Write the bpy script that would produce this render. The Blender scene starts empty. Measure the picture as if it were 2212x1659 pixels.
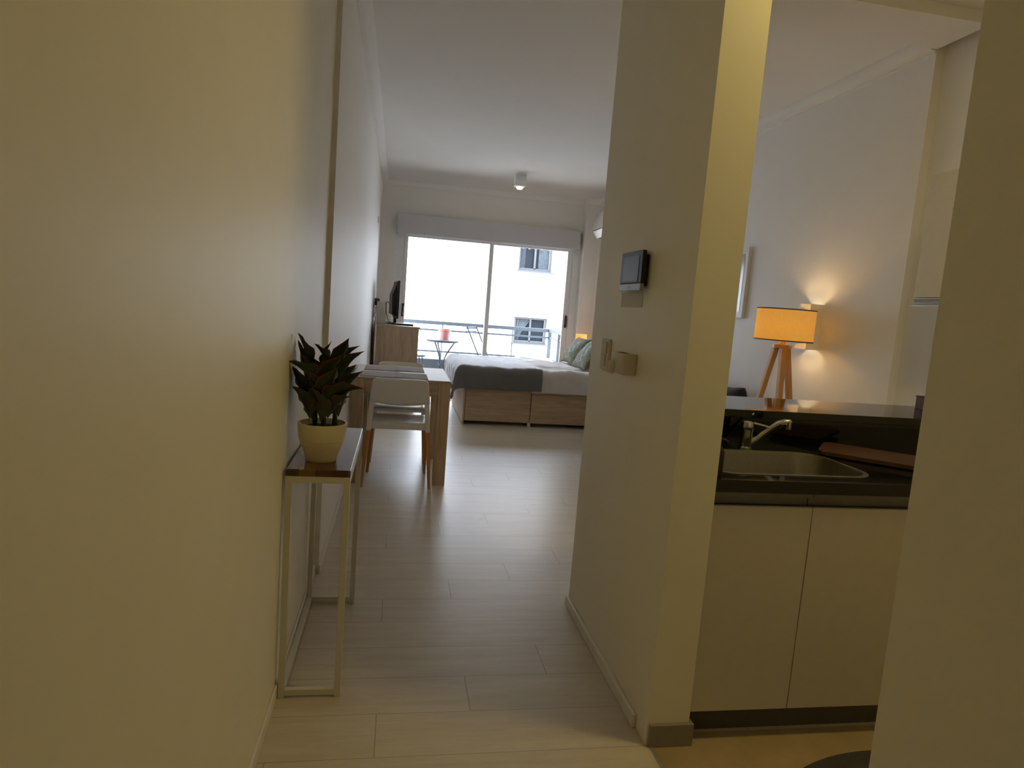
import bpy, bmesh, math, random
from mathutils import Vector, Matrix, noise
random.seed(7)
PI = math.pi
SC = bpy.context.scene
COL = SC.collection

# ------------------------------------------------------------------ helpers
class MB:
    """collects shapes into one bmesh, linked as ONE mesh object"""
    def __init__(s):
        s.bm = bmesh.new()
    def _bev(s, verts, w, seg=2):
        es = list({e for v in verts for e in v.link_edges})
        bmesh.ops.bevel(s.bm, geom=es, offset=w, segments=seg, profile=.5, affect='EDGES', clamp_overlap=True)
    def box(s, x0, x1, y0, y1, z0, z1, bev=0, m=None):
        r = bmesh.ops.create_cube(s.bm, size=1)
        vs = r['verts']
        bmesh.ops.scale(s.bm, vec=(x1 - x0, y1 - y0, z1 - z0), verts=vs)
        bmesh.ops.translate(s.bm, vec=((x0 + x1) / 2, (y0 + y1) / 2, (z0 + z1) / 2), verts=vs)
        if m is not None:
            bmesh.ops.transform(s.bm, matrix=m, verts=vs)
        if bev:
            s._bev(vs, bev)
        return s
    def hexa(s, pts, bev=0):
        """8 points: bottom 4 then top 4 (same winding)"""
        v = [s.bm.verts.new(p) for p in pts]
        for f in ((3, 2, 1, 0), (4, 5, 6, 7), (0, 1, 5, 4), (1, 2, 6, 5), (2, 3, 7, 6), (3, 0, 4, 7)):
            s.bm.faces.new([v[i] for i in f])
        if bev:
            s._bev(v, bev)
        return s
    def cyl(s, p0, p1, r0, r1=None, seg=24, cap=True):
        r1 = r0 if r1 is None else r1
        p0, p1 = Vector(p0), Vector(p1)
        d = (p1 - p0).normalized()
        a = Vector((1, 0, 0)) if abs(d.x) < .9 else Vector((0, 1, 0))
        u = d.cross(a).normalized(); w = d.cross(u)
        A, B = [], []
        for i in range(seg):
            t = 2 * PI * i / seg
            o = u * math.cos(t) + w * math.sin(t)
            A.append(s.bm.verts.new(p0 + o * r0)); B.append(s.bm.verts.new(p1 + o * r1))
        for i in range(seg):
            j = (i + 1) % seg
            s.bm.faces.new((A[i], A[j], B[j], B[i]))
        if cap:
            s.bm.faces.new(A[::-1]); s.bm.faces.new(B)
        return s
    def lathe(s, prof, c=(0, 0, 0), seg=48, close=False):
        rings = []
        for r, z in prof:
            if r < 1e-6:
                rings.append([s.bm.verts.new((c[0], c[1], c[2] + z))])
            else:
                rings.append([s.bm.verts.new((c[0] + r * math.cos(2 * PI * i / seg), c[1] + r * math.sin(2 * PI * i / seg), c[2] + z)) for i in range(seg)])
        pairs = list(zip(rings, rings[1:]))
        if close:
            pairs.append((rings[-1], rings[0]))
        for a, b in pairs:
            for i in range(seg):
                j = (i + 1) % seg
                if len(a) == 1 and len(b) == 1: continue
                if len(a) == 1: s.bm.faces.new((a[0], b[j], b[i]))
                elif len(b) == 1: s.bm.faces.new((a[i], a[j], b[0]))
                else: s.bm.faces.new((a[i], a[j], b[j], b[i]))
        return s
    def tube(s, pts, r, seg=10, cap=True):
        pts = [Vector(p) for p in pts]
        rs = r if isinstance(r, (list, tuple)) else [r] * len(pts)
        prev = None; rings = []
        for i, p in enumerate(pts):
            d = (pts[min(i + 1, len(pts) - 1)] - pts[max(i - 1, 0)]).normalized()
            if prev is None:
                a = Vector((0, 0, 1)) if abs(d.z) < .9 else Vector((1, 0, 0))
                u = d.cross(a).normalized()
            else:
                u = (prev - d * prev.dot(d)).normalized()
            prev = u; w = d.cross(u)
            rings.append([s.bm.verts.new(p + (u * math.cos(2 * PI * k / seg) + w * math.sin(2 * PI * k / seg)) * rs[i]) for k in range(seg)])
        for a, b in zip(rings, rings[1:]):
            for k in range(seg):
                j = (k + 1) % seg
                s.bm.faces.new((a[k], a[j], b[j], b[k]))
        if cap:
            s.bm.faces.new(rings[0][::-1]); s.bm.faces.new(rings[-1])
        return s
    def prism(s, poly, axis, a, b, bev=0):
        """poly 2D extruded along axis ('x','y','z') from a to b"""
        def P(p, t):
            return {'x': (t, p[0], p[1]), 'y': (p[0], t, p[1]), 'z': (p[0], p[1], t)}[axis]
        A = [s.bm.verts.new(P(p, a)) for p in poly]; B = [s.bm.verts.new(P(p, b)) for p in poly]
        n = len(poly)
        s.bm.faces.new(A[::-1]); s.bm.faces.new(B)
        for i in range(n):
            j = (i + 1) % n
            s.bm.faces.new((A[i], A[j], B[j], B[i]))
        if bev:
            s._bev(A + B, bev)
        return s
    def grid(s, fn, nu, nv, closed_u=False):
        V = [[s.bm.verts.new(fn(i / nu, j / nv)) for j in range(nv + 1)] for i in range(nu + 1)]
        for i in range(nu):
            for j in range(nv):
                s.bm.faces.new((V[i][j], V[i + 1][j], V[i + 1][j + 1], V[i][j + 1]))
        return V
    def sphere(s, c, r, sc=(1, 1, 1), seg=20):
        q = bmesh.ops.create_uvsphere(s.bm, u_segments=seg, v_segments=seg // 2, radius=r)
        bmesh.ops.scale(s.bm, vec=sc, verts=q['verts'])
        bmesh.ops.translate(s.bm, vec=c, verts=q['verts'])
        return s
    def build(s, name, mat, parent=None, smooth=False, local=False, solid=0, sub=0, weld=False):
        if weld:
            bmesh.ops.remove_doubles(s.bm, verts=s.bm.verts, dist=1e-5)
        bmesh.ops.recalc_face_normals(s.bm, faces=s.bm.faces)
        if parent is not None and not local:
            r = parent
            while r.parent: r = r.parent
            bmesh.ops.translate(s.bm, vec=-r.location, verts=s.bm.verts)
        me = bpy.data.meshes.new(name)
        s.bm.to_mesh(me); s.bm.free()
        for m in (mat if isinstance(mat, (list, tuple)) else [mat]):
            me.materials.append(m)
        if smooth:
            me.shade_smooth()
            if smooth == 'auto':
                me.set_sharp_from_angle(angle=math.radians(35))
        o = bpy.data.objects.new(name, me); COL.objects.link(o)
        if parent is not None: o.parent = parent
        if solid:
            md = o.modifiers.new('solid', 'SOLIDIFY'); md.thickness = solid; md.offset = 0
        if sub:
            md = o.modifiers.new('sub', 'SUBSURF'); md.levels = sub; md.render_levels = sub
        return o

def tag(o, label, cat, group=None):
    o['label'] = label; o['category'] = cat
    if group: o['group'] = group
    return o
def thing(name, label, cat, loc=(0, 0, 0), rz=0, group=None):
    o = bpy.data.objects.new(name, None); COL.objects.link(o)
    o.location = loc; o.rotation_euler = (0, 0, rz); o.empty_display_size = .1
    return tag(o, label, cat, group)
def struct(name, mb, mat, parent=None, **k):
    o = mb.build(name, mat, parent, **k)
    if parent is None: o['kind'] = 'structure'
    return o
def copy_tree(o, parent=None):
    c = o.copy(); COL.objects.link(c); c.parent = parent
    for ch in list(o.children): copy_tree(ch, c)
    return c

# ------------------------------------------------------------------ materials
class NT:
    def __init__(s, name):
        s.m = bpy.data.materials.new(name); s.m.use_nodes = True
        s.t = s.m.node_tree; s.b = s.t.nodes['Principled BSDF']; s.o = s.t.nodes['Material Output']
        s._c = None
    def n(s, kind, **k):
        x = s.t.nodes.new(kind)
        for a, v in k.items():
            if hasattr(x, a) and a not in x.inputs: setattr(x, a, v)
            else: x.inputs[a].default_value = v
        return x
    def l(s, a, b): s.t.links.new(a, b)
    def co(s):
        if s._c is None: s._c = s.n('ShaderNodeTexCoord')
        return s._c.outputs['Object']
    def math(s, op, a, b=None, c=None):
        x = s.t.nodes.new('ShaderNodeMath'); x.operation = op
        for i, v in enumerate((a, b, c)):
            if v is None: continue
            if isinstance(v, (int, float)): x.inputs[i].default_value = v
            else: s.l(v, x.inputs[i])
        return x.outputs[0]
    def mapping(s, scale, rot=(0, 0, 0)):
        x = s.n('ShaderNodeMapping'); x.inputs['Scale'].default_value = scale; x.inputs['Rotation'].default_value = rot
        s.l(s.co(), x.inputs['Vector']); return x.outputs[0]
    def noise(s, vec, scale=5, detail=4, rough=.55, dist=0):
        x = s.n('ShaderNodeTexNoise'); x.inputs['Scale'].default_value = scale; x.inputs['Detail'].default_value = detail
        x.inputs['Roughness'].default_value = rough; x.inputs['Distortion'].default_value = dist
        s.l(vec, x.inputs['Vector']); return x.outputs['Fac']
    def ramp(s, fac, stops):
        x = s.n('ShaderNodeValToRGB'); e = x.color_ramp.elements
        while len(e) > 1: e.remove(e[0])
        e[0].position = stops[0][0]; e[0].color = (*stops[0][1], 1)
        for p, c in stops[1:]:
            k = e.new(p); k.color = (*c, 1)
        s.l(fac, x.inputs['Fac']); return x.outputs['Color']
    def mix(s, fac, a, b, blend='MIX'):
        x = s.n('ShaderNodeMix', data_type='RGBA', blend_type=blend)
        for i, v in ((0, fac), (6, a), (7, b)):
            if isinstance(v, (int, float)): x.inputs[i].default_value = v
            elif isinstance(v, tuple): x.inputs[i].default_value = (*v, 1)
            else: s.l(v, x.inputs[i])
        return x.outputs[2]
    def bump(s, h, strength=.2, dist=.01):
        x = s.n('ShaderNodeBump'); x.inputs['Strength'].default_value = strength; x.inputs['Distance'].default_value = dist
        s.l(h, x.inputs['Height']); s.l(x.outputs[0], s.b.inputs['Normal'])
    def base(s, c):
        if isinstance(c, tuple): s.b.inputs['Base Color'].default_value = (*c, 1)
        else: s.l(c, s.b.inputs['Base Color'])
    def set(s, **k):
        for a, v in k.items():
            a = a.replace('_', ' ')
            i = s.b.inputs[a]
            i.default_value = (*v, 1) if isinstance(v, tuple) else v
        return s

def plain(name, c, rough=.5, metal=0, var=.06, scale=30, spec=.5, bump=0, ior=1.5):
    t = NT(name)
    f = t.noise(t.co(), scale, 3)
    t.base(t.ramp(f, [(.3, tuple(v * (1 - var) for v in c)), (.7, tuple(min(1, v * (1 + var)) for v in c))]))
    t.set(Roughness=rough, Metallic=metal, IOR=ior)
    t.b.inputs['Specular IOR Level'].default_value = spec
    if bump: t.bump(f, bump, .002)
    return t.m
def wood(name, dark, light, along='x', rough=.5, scale=1.0, contrast=.25, spec=.4):
    t = NT(name)
    sc = {'x': (1.2, 14, 14), 'y': (14, 1.2, 14), 'z': (14, 14, 1.2)}[along]
    v = t.mapping(tuple(a * scale for a in sc))
    f = t.noise(v, 2.2, 8, .62, .6)
    g = t.noise(v, 9, 4, .7)
    f = t.math('MULTIPLY_ADD', g, .35, t.math('MULTIPLY', f, .75))
    t.base(t.ramp(f, [(.5 - contrast, dark), (.5 + contrast, light)]))
    t.set(Roughness=rough); t.b.inputs['Specular IOR Level'].default_value = spec
    t.bump(f, .12, .001)
    return t.m
def fabric(name, c, var=.12, scale=350, rough=.95, bump=.3, sheen=.15):
    t = NT(name)
    f = t.noise(t.co(), scale, 2); g = t.noise(t.co(), 9, 3)
    h = t.math('MULTIPLY_ADD', f, .6, t.math('MULTIPLY', g, .4))
    t.base(t.ramp(h, [(.3, tuple(v * (1 - var) for v in c)), (.7, tuple(min(1, v * (1 + var)) for v in c))]))
    t.set(Roughness=rough); t.b.inputs['Specular IOR Level'].default_value = .15
    t.b.inputs['Sheen Weight'].default_value = sheen
    t.bump(f, bump, .001)
    return t.m
def emit(name, c, s):
    t = NT(name); t.base((.9, .9, .9))
    t.b.inputs['Emission Color'].default_value = (*c, 1); t.b.inputs['Emission Strength'].default_value = s
    return t.m
def glass(name, tint=(1, 1, 1), refl=.06):
    t = NT(name); t.t.nodes.remove(t.b)
    tr = t.n('ShaderNodeBsdfTransparent'); tr.inputs[0].default_value = (*tint, 1)
    gl = t.n('ShaderNodeBsdfGlossy'); gl.inputs['Roughness'].default_value = .02
    fr = t.n('ShaderNodeFresnel'); fr.inputs[0].default_value = 1.45
    mx = t.n('ShaderNodeMixShader')
    t.l(fr.outputs[0], mx.inputs[0]); t.l(tr.outputs[0], mx.inputs[1]); t.l(gl.outputs[0], mx.inputs[2])
    t.l(mx.outputs[0], t.o.inputs[0])
    return t.m
def shade(name, c):
    t = NT(name); t.t.nodes.remove(t.b)
    v = t.mapping((1, 1, .15)); f = t.noise(v, 420, 2)
    col = t.ramp(f, [(.3, tuple(a * .88 for a in c)), (.7, c)])
    d = t.n('ShaderNodeBsdfDiffuse'); tr = t.n('ShaderNodeBsdfTranslucent')
    t.l(col, d.inputs[0]); t.l(col, tr.inputs[0])
    mx = t.n('ShaderNodeMixShader'); mx.inputs[0].default_value = .5
    t.l(d.outputs[0], mx.inputs[1]); t.l(tr.outputs[0], mx.inputs[2]); t.l(mx.outputs[0], t.o.inputs[0])
    return t.m

M = {}
M['wall'] = plain('wall_paint', (.86, .84, .80), .5, var=.012, scale=6, spec=.35)
M['hall'] = plain('hall_cream_paint', (.86, .825, .70), .5, var=.012, scale=6, spec=.35)
M['door'] = wood('warm_bounce_brown', (.16, .09, .045), (.26, .15, .075), 'z', .5)  # invented brown for the unseen end wall, cuts neutral bounce and warms the hall
M['ceil'] = plain('ceiling_paint', (.86, .85, .82), .9, var=.01, scale=4, spec=.15)
M['trim'] = plain('white_trim', (.80, .78, .73), .5, var=.02)
M['greytrim'] = plain('grey_tile_skirting', (.25, .225, .20), .45, var=.06)
M['sonoma'] = wood('sonoma_oak', (.30, .21, .13), (.56, .43, .30), 'z', .5)
M['sonoma_x'] = wood('sonoma_oak_flat', (.27, .185, .11), (.52, .385, .25), 'x', .5)
M['white'] = plain('white_laminate', (.74, .74, .74), .4, var=.01)
M['whiteplastic'] = plain('white_plastic', (.78, .77, .74), .32, var=.01)
M['whitemetal'] = plain('white_powder_coat', (.66, .64, .57), .4, var=.02)
M['legwood'] = wood('beech_leg', (.34, .155, .05), (.52, .26, .09), 'z', .4)
M['lampwood'] = wood('honey_lamp_wood', (.42, .21, .06), (.60, .33, .11), 'z', .4, contrast=.3)
M['black'] = plain('black_plastic', (.010, .010, .011), .45, var=.1)
M['blackmetal'] = plain('dark_painted_steel', (.028, .035, .040), .5, var=.1, spec=.2)
M['screen'] = plain('dark_screen', (.040, .040, .041), .35, var=.05)
M['silver'] = plain('silver_plastic', (.36, .35, .34), .35, var=.03, metal=.3)
M['steel'] = plain('brushed_steel', (.22, .20, .165), .42, metal=1, var=.06, scale=80)
M['chrome'] = plain('chrome', (.50, .50, .49), .08, metal=1, var=.01)
M['alu'] = plain('aluminium', (.62, .61, .60), .38, metal=.85, var=.03)
M['shaded_alu'] = plain('shaded_grip_channel', (.20, .19, .175), .45, metal=.6, var=.03)  # aluminium with the shade of the grip recess put into its colour
M['winframe'] = plain('aluminium_window_frame', (.85, .85, .85), .5, var=.02)
M['granite'] = plain('black_granite', (.008, .008, .009), .05, var=.8, scale=500, spec=.5, ior=1.5)
M['cab'] = plain('cabinet_front', (.62, .57, .48), .45, var=.02)
M['kick'] = plain('toe_kick', (.075, .07, .068), .4, var=.1)
M['blanket'] = fabric('grey_throw', (.125, .12, .122), .14, 260, sheen=1.0)
M['spread'] = fabric('pale_bedspread', (.60, .56, .53), .08, 300)
M['mattress'] = fabric('mattress_ticking', (.7, .68, .65), .05)
M['blackfab'] = fabric('black_fabric', (.016, .016, .019), .2)
M['mat'] = fabric('grey_woven_placemat', (.40, .375, .36), .1, 500, bump=.5)
M['rug'] = fabric('dark_grey_rug', (.055, .053, .056), .25, 180, bump=.6)
M['blind'] = fabric('grey_blind_fabric', (.60, .60, .63), .03, 600, bump=.1)
M['pot'] = plain('cream_ceramic', (.80, .70, .46), .4, var=.05, scale=12)
M['soil'] = plain('potting_soil', (.045, .030, .020), .95, var=.5, scale=120, bump=.8)
M['terracotta'] = plain('coral_pot', (.46, .17, .14), .6, var=.05)
M['boardwood'] = wood('red_brown_board', (.045, .019, .010), (.085, .036, .020), 'x', .55)
M['darkwood'] = wood('dark_walnut_box', (.05, .022, .016), (.12, .055, .04), 'z', .5)
M['glass'] = glass('window_glass')
M['bglass'] = plain('far_window_glass', (.012, .016, .020), .3, var=.2, scale=.8, spec=.05)
M['curtain'] = plain('sheer_curtain', (.045, .055, .062), .9, var=.25, scale=6)
M['facade'] = plain('white_render_facade', (.82, .81, .79), .9, var=.01, scale=2)
M['bframe'] = plain('far_white_frame', (.07, .07, .07), .7, var=.02, spec=.1)
M['rail'] = plain('grey_painted_railing', (.075, .088, .095), .6, var=.05, spec=.2)
M['curb'] = plain('grey_concrete', (.040, .046, .05), .9, var=.1, scale=14)
M['slab'] = plain('balcony_tile', (.30, .28, .26), .7, var=.08)
M['shade'] = shade('linen_shade', (.85, .64, .30))
M['shade2'] = shade('small_linen_shade', (.85, .64, .30))
M['trimbrown'] = plain('dark_piping', (.10, .055, .02), .7)
M['window_reflection'] = plain('blue_grey_reflection', (.40, .47, .52), .15, var=.15, scale=5)  # window reflection in the picture glass, put into the base colour
M['cream'] = plain('cream_plastic', (.62, .57, .45), .6, var=.02, spec=.3)
M['box'] = plain('cream_cardboard', (.55, .52, .46), .6, var=.03)
M['label'] = plain('grey_lettering', (.42, .40, .36), .6)
M['greyedge'] = plain('pale_grey_seam', (.5, .48, .45), .6)

def floor_mat():
    t = NT('whitewashed_oak_planks')
    x = t.n('ShaderNodeSeparateXYZ'); t.l(t.co(), x.inputs[0])
    PX, PY = x.outputs[0], x.outputs[1]
    W, L = .2005, 1.19
    rv = t.math('DIVIDE', t.math('SUBTRACT', PY, 1.747), W)
    k = t.math('FLOOR', rv); fv = t.math('MULTIPLY', t.math('FRACT', rv), W)
    uu = t.math('DIVIDE', t.math('SUBTRACT', t.math('SUBTRACT', PX, .295), t.math('MULTIPLY', t.math('SUBTRACT', k, 1), L / 4)), L)
    iu = t.math('FLOOR', uu); fu = t.math('MULTIPLY', t.math('FRACT', uu), L)
    g = t.math('LESS_THAN', fv, .0022); g2 = t.math('LESS_THAN', fu, .003)
    gr = t.math('MAXIMUM', g, g2)
    cx = t.n('ShaderNodeCombineXYZ'); t.l(k, cx.inputs[0]); t.l(iu, cx.inputs[1])
    wn = t.n('ShaderNodeTexWhiteNoise', noise_dimensions='3D'); t.l(cx.outputs[0], wn.inputs['Vector'])
    r = wn.outputs['Value']
    c2 = t.n('ShaderNodeCombineXYZ')
    t.l(t.math('MULTIPLY_ADD', r, 37., t.math('MULTIPLY', PX, 1.6)), c2.inputs[0])
    t.l(t.math('MULTIPLY', PY, 16.), c2.inputs[1]); t.l(t.math('MULTIPLY', r, 11.), c2.inputs[2])
    f = t.noise(c2.outputs[0], 1.6, 8, .6, .5)
    f2 = t.noise(c2.outputs[0], 12, 3, .6)
    c3 = t.n('ShaderNodeCombineXYZ')
    t.l(t.math('MULTIPLY_ADD', r, 21., t.math('MULTIPLY', PX, 2.6)), c3.inputs[0]); t.l(t.math('MULTIPLY', PY, 9.), c3.inputs[1])
    kn = t.noise(c3.outputs[0], 1.3, 2, .5, 1.2)
    kn = t.ramp(kn, [(.70, (0, 0, 0)), (.80, (1, 1, 1))])
    s = t.math('MULTIPLY_ADD', f2, .3, t.math('MULTIPLY', f, .7))
    col = t.ramp(s, [(.3, (.54, .475, .375)), (.7, (.69, .625, .52))])
    col = t.mix(t.math('MULTIPLY', r, .14), col, (.56, .485, .385))
    col = t.mix(t.math('MULTIPLY', kn, .30), col, (.30, .25, .20))
    col = t.mix(t.math('MULTIPLY', gr, .75), col, (.25, .21, .17))
    t.base(col)
    rg = t.math('MULTIPLY_ADD', f2, .14, .25)
    t.l(rg, t.b.inputs['Roughness'])
    t.b.inputs['Specular IOR Level'].default_value = .5
    h = t.math('SUBTRACT', t.math('MULTIPLY', s, .25), gr)
    t.bump(h, .25, .0012)
    return t.m
M['floor'] = floor_mat()
def tile_mat():
    t = NT('beige_stone_tile')
    f = t.noise(t.co(), 5, 5)
    col = t.ramp(f, [(.3, (.36, .27, .16)), (.7, (.46, .35, .22))])
    t.base(col); t.set(Roughness=.4); return t.m
M['tile'] = tile_mat()
def block_wood():
    t = NT('mixed_acacia_strips')
    x = t.n('ShaderNodeSeparateXYZ'); t.l(t.co(), x.inputs[0])
    k = t.math('FLOOR', t.math('DIVIDE', t.math('ADD', x.outputs[0], .5), .049))
    j = t.math('FLOOR', t.math('ADD', t.math('DIVIDE', x.outputs[1], .34), t.math('MULTIPLY', k, .37)))
    c = t.n('ShaderNodeCombineXYZ'); t.l(k, c.inputs[0]); t.l(j, c.inputs[1])
    wn = t.n('ShaderNodeTexWhiteNoise', noise_dimensions='3D'); t.l(c.outputs[0], wn.inputs['Vector'])
    v = t.mapping((30, 2.5, 30)); f = t.noise(v, 2, 6, .6, .5)
    a = t.ramp(wn.outputs['Value'], [(.0, (.045, .022, .012)), (.4, (.13, .062, .030)), (.7, (.26, .14, .062)), (1, (.08, .035, .018))])
    col = t.mix(t.math('MULTIPLY', f, .6), a, (.05, .024, .014))
    t.base(col); t.set(Roughness=.25); t.b.inputs['Specular IOR Level'].default_value = .55
    return t.m
M['acacia'] = block_wood()
def leaf_mat():
    t = NT('red_edged_leaf')
    uv = t.n('ShaderNodeUVMap'); uv.uv_map = 'UVMap'
    x = t.n('ShaderNodeSeparateXYZ'); t.l(uv.outputs[0], x.inputs[0])
    e = t.math('ABSOLUTE', t.math('MULTIPLY_ADD', x.outputs[0], 2, -1))
    f = t.noise(t.co(), 60, 3)
    edge = t.math('ADD', t.math('POWER', e, 3.), t.math('MULTIPLY', t.math('POWER', x.outputs[1], 6.), 1.0))
    edge = t.math('ADD', edge, t.math('MULTIPLY_ADD', f, .8, -.5))
    g = t.ramp(t.noise(t.co(), 25, 4), [(.3, (.012, .020, .006)), (.7, (.030, .048, .012))])
    col = t.mix(t.ramp(edge, [(.55, (0, 0, 0)), (1.0, (1, 1, 1))]), g, (.14, .020, .014))
    bk = t.n('ShaderNodeNewGeometry')
    t.base(col); t.set(Roughness=.38)
    return t.m
M['leaf'] = leaf_mat()
M['stem'] = plain('plant_stem', (.05, .10, .025), .5, var=.3)
def pillow_mat():
    t = NT('sage_leaf_print')
    w = t.n('ShaderNodeTexVoronoi', feature='DISTANCE_TO_EDGE'); w.inputs['Scale'].default_value = 11
    v = t.mapping((1, 1.6, 1)); d = t.noise(v, 6, 3); cc = t.n('ShaderNodeVectorMath', operation='ADD')
    t.l(v, cc.inputs[0]); t.l(d, cc.inputs[1]); t.l(cc.outputs[0], w.inputs['Vector'])
    a = t.ramp(w.outputs['Distance'], [(.0, (.42, .42, .36)), (.06, (.30, .30, .25)), (.11, (.125, .13, .105))])
    b = t.mix(t.ramp(t.noise(t.co(), 7, 2), [(.5, (0, 0, 0)), (.62, (1, 1, 1))]), a, (.17, .175, .085))
    t.base(b); t.set(Roughness=.9); t.b.inputs['Specular IOR Level'].default_value = .1
    return t.m
M['pillow'] = pillow_mat()

# ------------------------------------------------------------------ setting
CEIL = 2.87
XL, XL2, XR, XK = -.326, -.304, 2.71, 2.76
CR = .950   # kitchen side of the partition
YW = 9.2
b = MB(); b.box(-.6, .826, -1.6, 9.4, -.08, 0); b.box(.826, 3.0, 1.80, 9.4, -.08, 0)
struct('floor', b, M['floor'])
struct('floor_kitchen', MB().box(.832, 2.9, -1.6, 1.80, -.08, 0), M['tile'])
struct('trim_1', MB().box(.824, .834, -1.6, 1.752, -.02, .003), M['alu'])
struct('ceiling', MB().box(-.6, 3.0, -1.6, 9.45, CEIL, CEIL + .12), M['ceil'])
struct('wall_hall', MB().box(-.6, XL, -1.6, 3.02, 0, CEIL), M['hall'])
struct('wall_left', MB().box(-.6, XL2, 3.02, 9.4, 0, CEIL), M['wall'])
struct('wall_back', MB().box(-.6, 3.0, -1.7, -1.6, 0, CEIL), M['door'])  # out of view; brown finish added only to tint and dim the bounce
b = MB(); b.box(XR, 3.0, 3.215, 9.4, 0, CEIL); b.box(XK, 3.0, -1.6, 3.215, 0, CEIL)
struct('wall_right', b, M['wall'])
struct('wall_partition', MB().box(.815, CR, 1.75, 2.69, 0, CEIL), M['hall'])
struct('wall_near', MB().box(.815, CR, -1.6, .888, 0, CEIL), M['hall'])
struct('wall_bar', MB().box(CR, XK, 2.335, 2.66, 0, .949), M['wall'])
struct('wall_kitchen', MB().box(CR, XK, -.3, -.2, 0, CEIL), M['hall'])
b = MB(); b.box(XL2, -.10, YW, 9.4, 0, CEIL); b.box(-.10, 2.5, YW, 9.4, 2.27, CEIL); b.box(2.5, XR, 9.05, 9.4, 0, CEIL)
struct('wall_far', b, M['wall'])
struct('trim_2', MB().box(CR, XR, 2.894, 3.215, 2.815, CEIL), M['ceil'])
# cove cornice
def cove(n, s=.075):
    return [(0, 0), (0, -s), (.012, -s)] + [(.012 + (s - .012) * math.sin(t * PI / 2 / n), -s + .012 + (s - .012) * (1 - math.cos(t * PI / 2 / n))) for t in range(n + 1)] + [(s, 0)]
pf = cove(6)
b = MB()
b.prism([(XL2 + x, CEIL + z) for x, z in pf], 'y', 3.02, YW)
b.prism([(XR - x, CEIL + z) for x, z in pf], 'y', 3.215, 9.05)
b.prism([(YW - x, CEIL + z) for x, z in pf], 'x', XL2, 2.5)
b.prism([(9.05 - x, CEIL + z) for x, z in pf], 'x', 2.5, XR)
struct('trim_3', b, M['ceil'])
struct('trim_4', MB().prism([(XK - x, CEIL + z) for x, z in pf], 'y', -.2, 2.894), M['ceil'])
b = MB(); b.box(XL, XL + .008, -1.6, 3.02, 0, .045, .003); b.box(XL2, XL2 + .008, 3.012, 7.6, 0, .045, .003)
struct('baseboard_left', b, M['trim'])
struct('baseboard_partition', MB().box(.801, .815, 1.835, 2.698, 0, .045, .004), M['trim'])
b = MB(); b.box(.820, .962, 1.737, 1.75, 0, .072, .002); b.box(CR, .962, 1.75, 1.81, 0, .072, .002)
struct('baseboard_front', b, M['greytrim'])

# sliding window
win = bpy.data.objects.new('window_1', None); COL.objects.link(win); win.location = (1.2, 9.3, 0); win['kind'] = 'structure'
b = MB()
b.box(-.10, .030, 9.24, 9.38, 0, 2.27); b.box(2.412, 2.5, 9.24, 9.38, 0, 2.27, .002)
b.box(.018, 2.425, 9.24, 9.38, 2.21, 2.27); b.box(.018, 2.425, 9.24, 9.38, 0, .045)
b.build('window_frame', M['winframe'], win)
def sash(x0, x1, y, wl, wr):
    b = MB()
    b.box(x0, x0 + wl, y, y + .035, .05, 2.205, .002); b.box(x1 - wr, x1, y, y + .035, .05, 2.205, .002)
    b.box(x0 + wl, x1 - wr, y, y + .035, .05, .11); b.box(x0 + wl, x1 - wr, y, y + .035, 2.15, 2.205)
    s_ = b.build('sash', M['winframe'], win)
    MB().box(x0 + wl, x1 - wr, y + .014, y + .020, .11, 2.15).build('pane', M['glass'], s_)
    return s_
sl = sash(.026, 1.255, 9.232, .046, .055); sr = sash(1.20, 2.418, 9.282, .055, .075)
def handle(x, y, par):
    b = MB(); b.box(x - .014, x + .014, y - .012, y, 1.06, 1.24, .004)
    b.tube([(x, y - .012, 1.20), (x, y - .04, 1.20), (x, y - .045, 1.17), (x, y - .042, 1.07)], .009, 10)
    b.build('handle', M['black'], par, smooth='auto')
handle(.046, 9.232, sl); handle(2.385, 9.282, sr)

# roller blind
t = thing('roller_blind', 'wide grey fabric roller blind rolled up above the balcony window', 'blind', (1.18, 9.15, 2.17))
MB().box(-.085, 2.455, 9.105, 9.115, 2.178, 2.436).build('valance', M['blind'], t)
for x in (-.085, 2.448):
    MB().box(x, x + .007, 9.115, 9.198, 2.18, 2.434).build('end_bracket', M['blackmetal'], t)
MB().cyl((-.07, 9.155, 2.36), (2.44, 9.155, 2.36), .032, seg=20).build('fabric_roll', M['blind'], t, smooth='auto')
MB().box(-.07, 2.44, 9.15, 9.162, 2.172, 2.192, .003).build('bottom_bar', M['winframe'], t)

# ------------------------------------------------------------------ hallway: console + plant
t = thing('console_table', 'narrow white metal console table with a dark wood top against the hallway wall', 'console table', (-.218, 2.39, 0))
X0, X1, Y0, Y1 = -.316, -.121, 2.046, 2.735
MB().box(X0, X1, Y0, Y1, .733, .755, .002).build('table_top', M['acacia'], t)
w = .020
b = MB()
b.box(X0, X1, Y0, Y0 + w, .713, .733); b.box(X0, X1, Y1 - w, Y1, .713, .733)
b.box(X0, X0 + w, Y0 + w, Y1 - w, .713, .733); b.box(X1 - w, X1, Y0 + w, Y1 - w, .713, .733)
b.build('top_frame', M['whitemetal'], t)
for x in (X0, X1 - w):
    for y in (Y0, Y1 - w):
        MB().box(x, x + w, y, y + w, 0, .713, .001).build('leg', M['whitemetal'], t)
for y in (Y0, Y1 - w):
    MB().box(X0 + w, X1 - w, y, y + w, .008, .028, .001).build('bottom_rail', M['whitemetal'], t)
MB().box(X0, X0 + w, Y0 + w, Y1 - w, .008, .028, .001).build('bottom_rail', M['whitemetal'], t)

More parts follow.
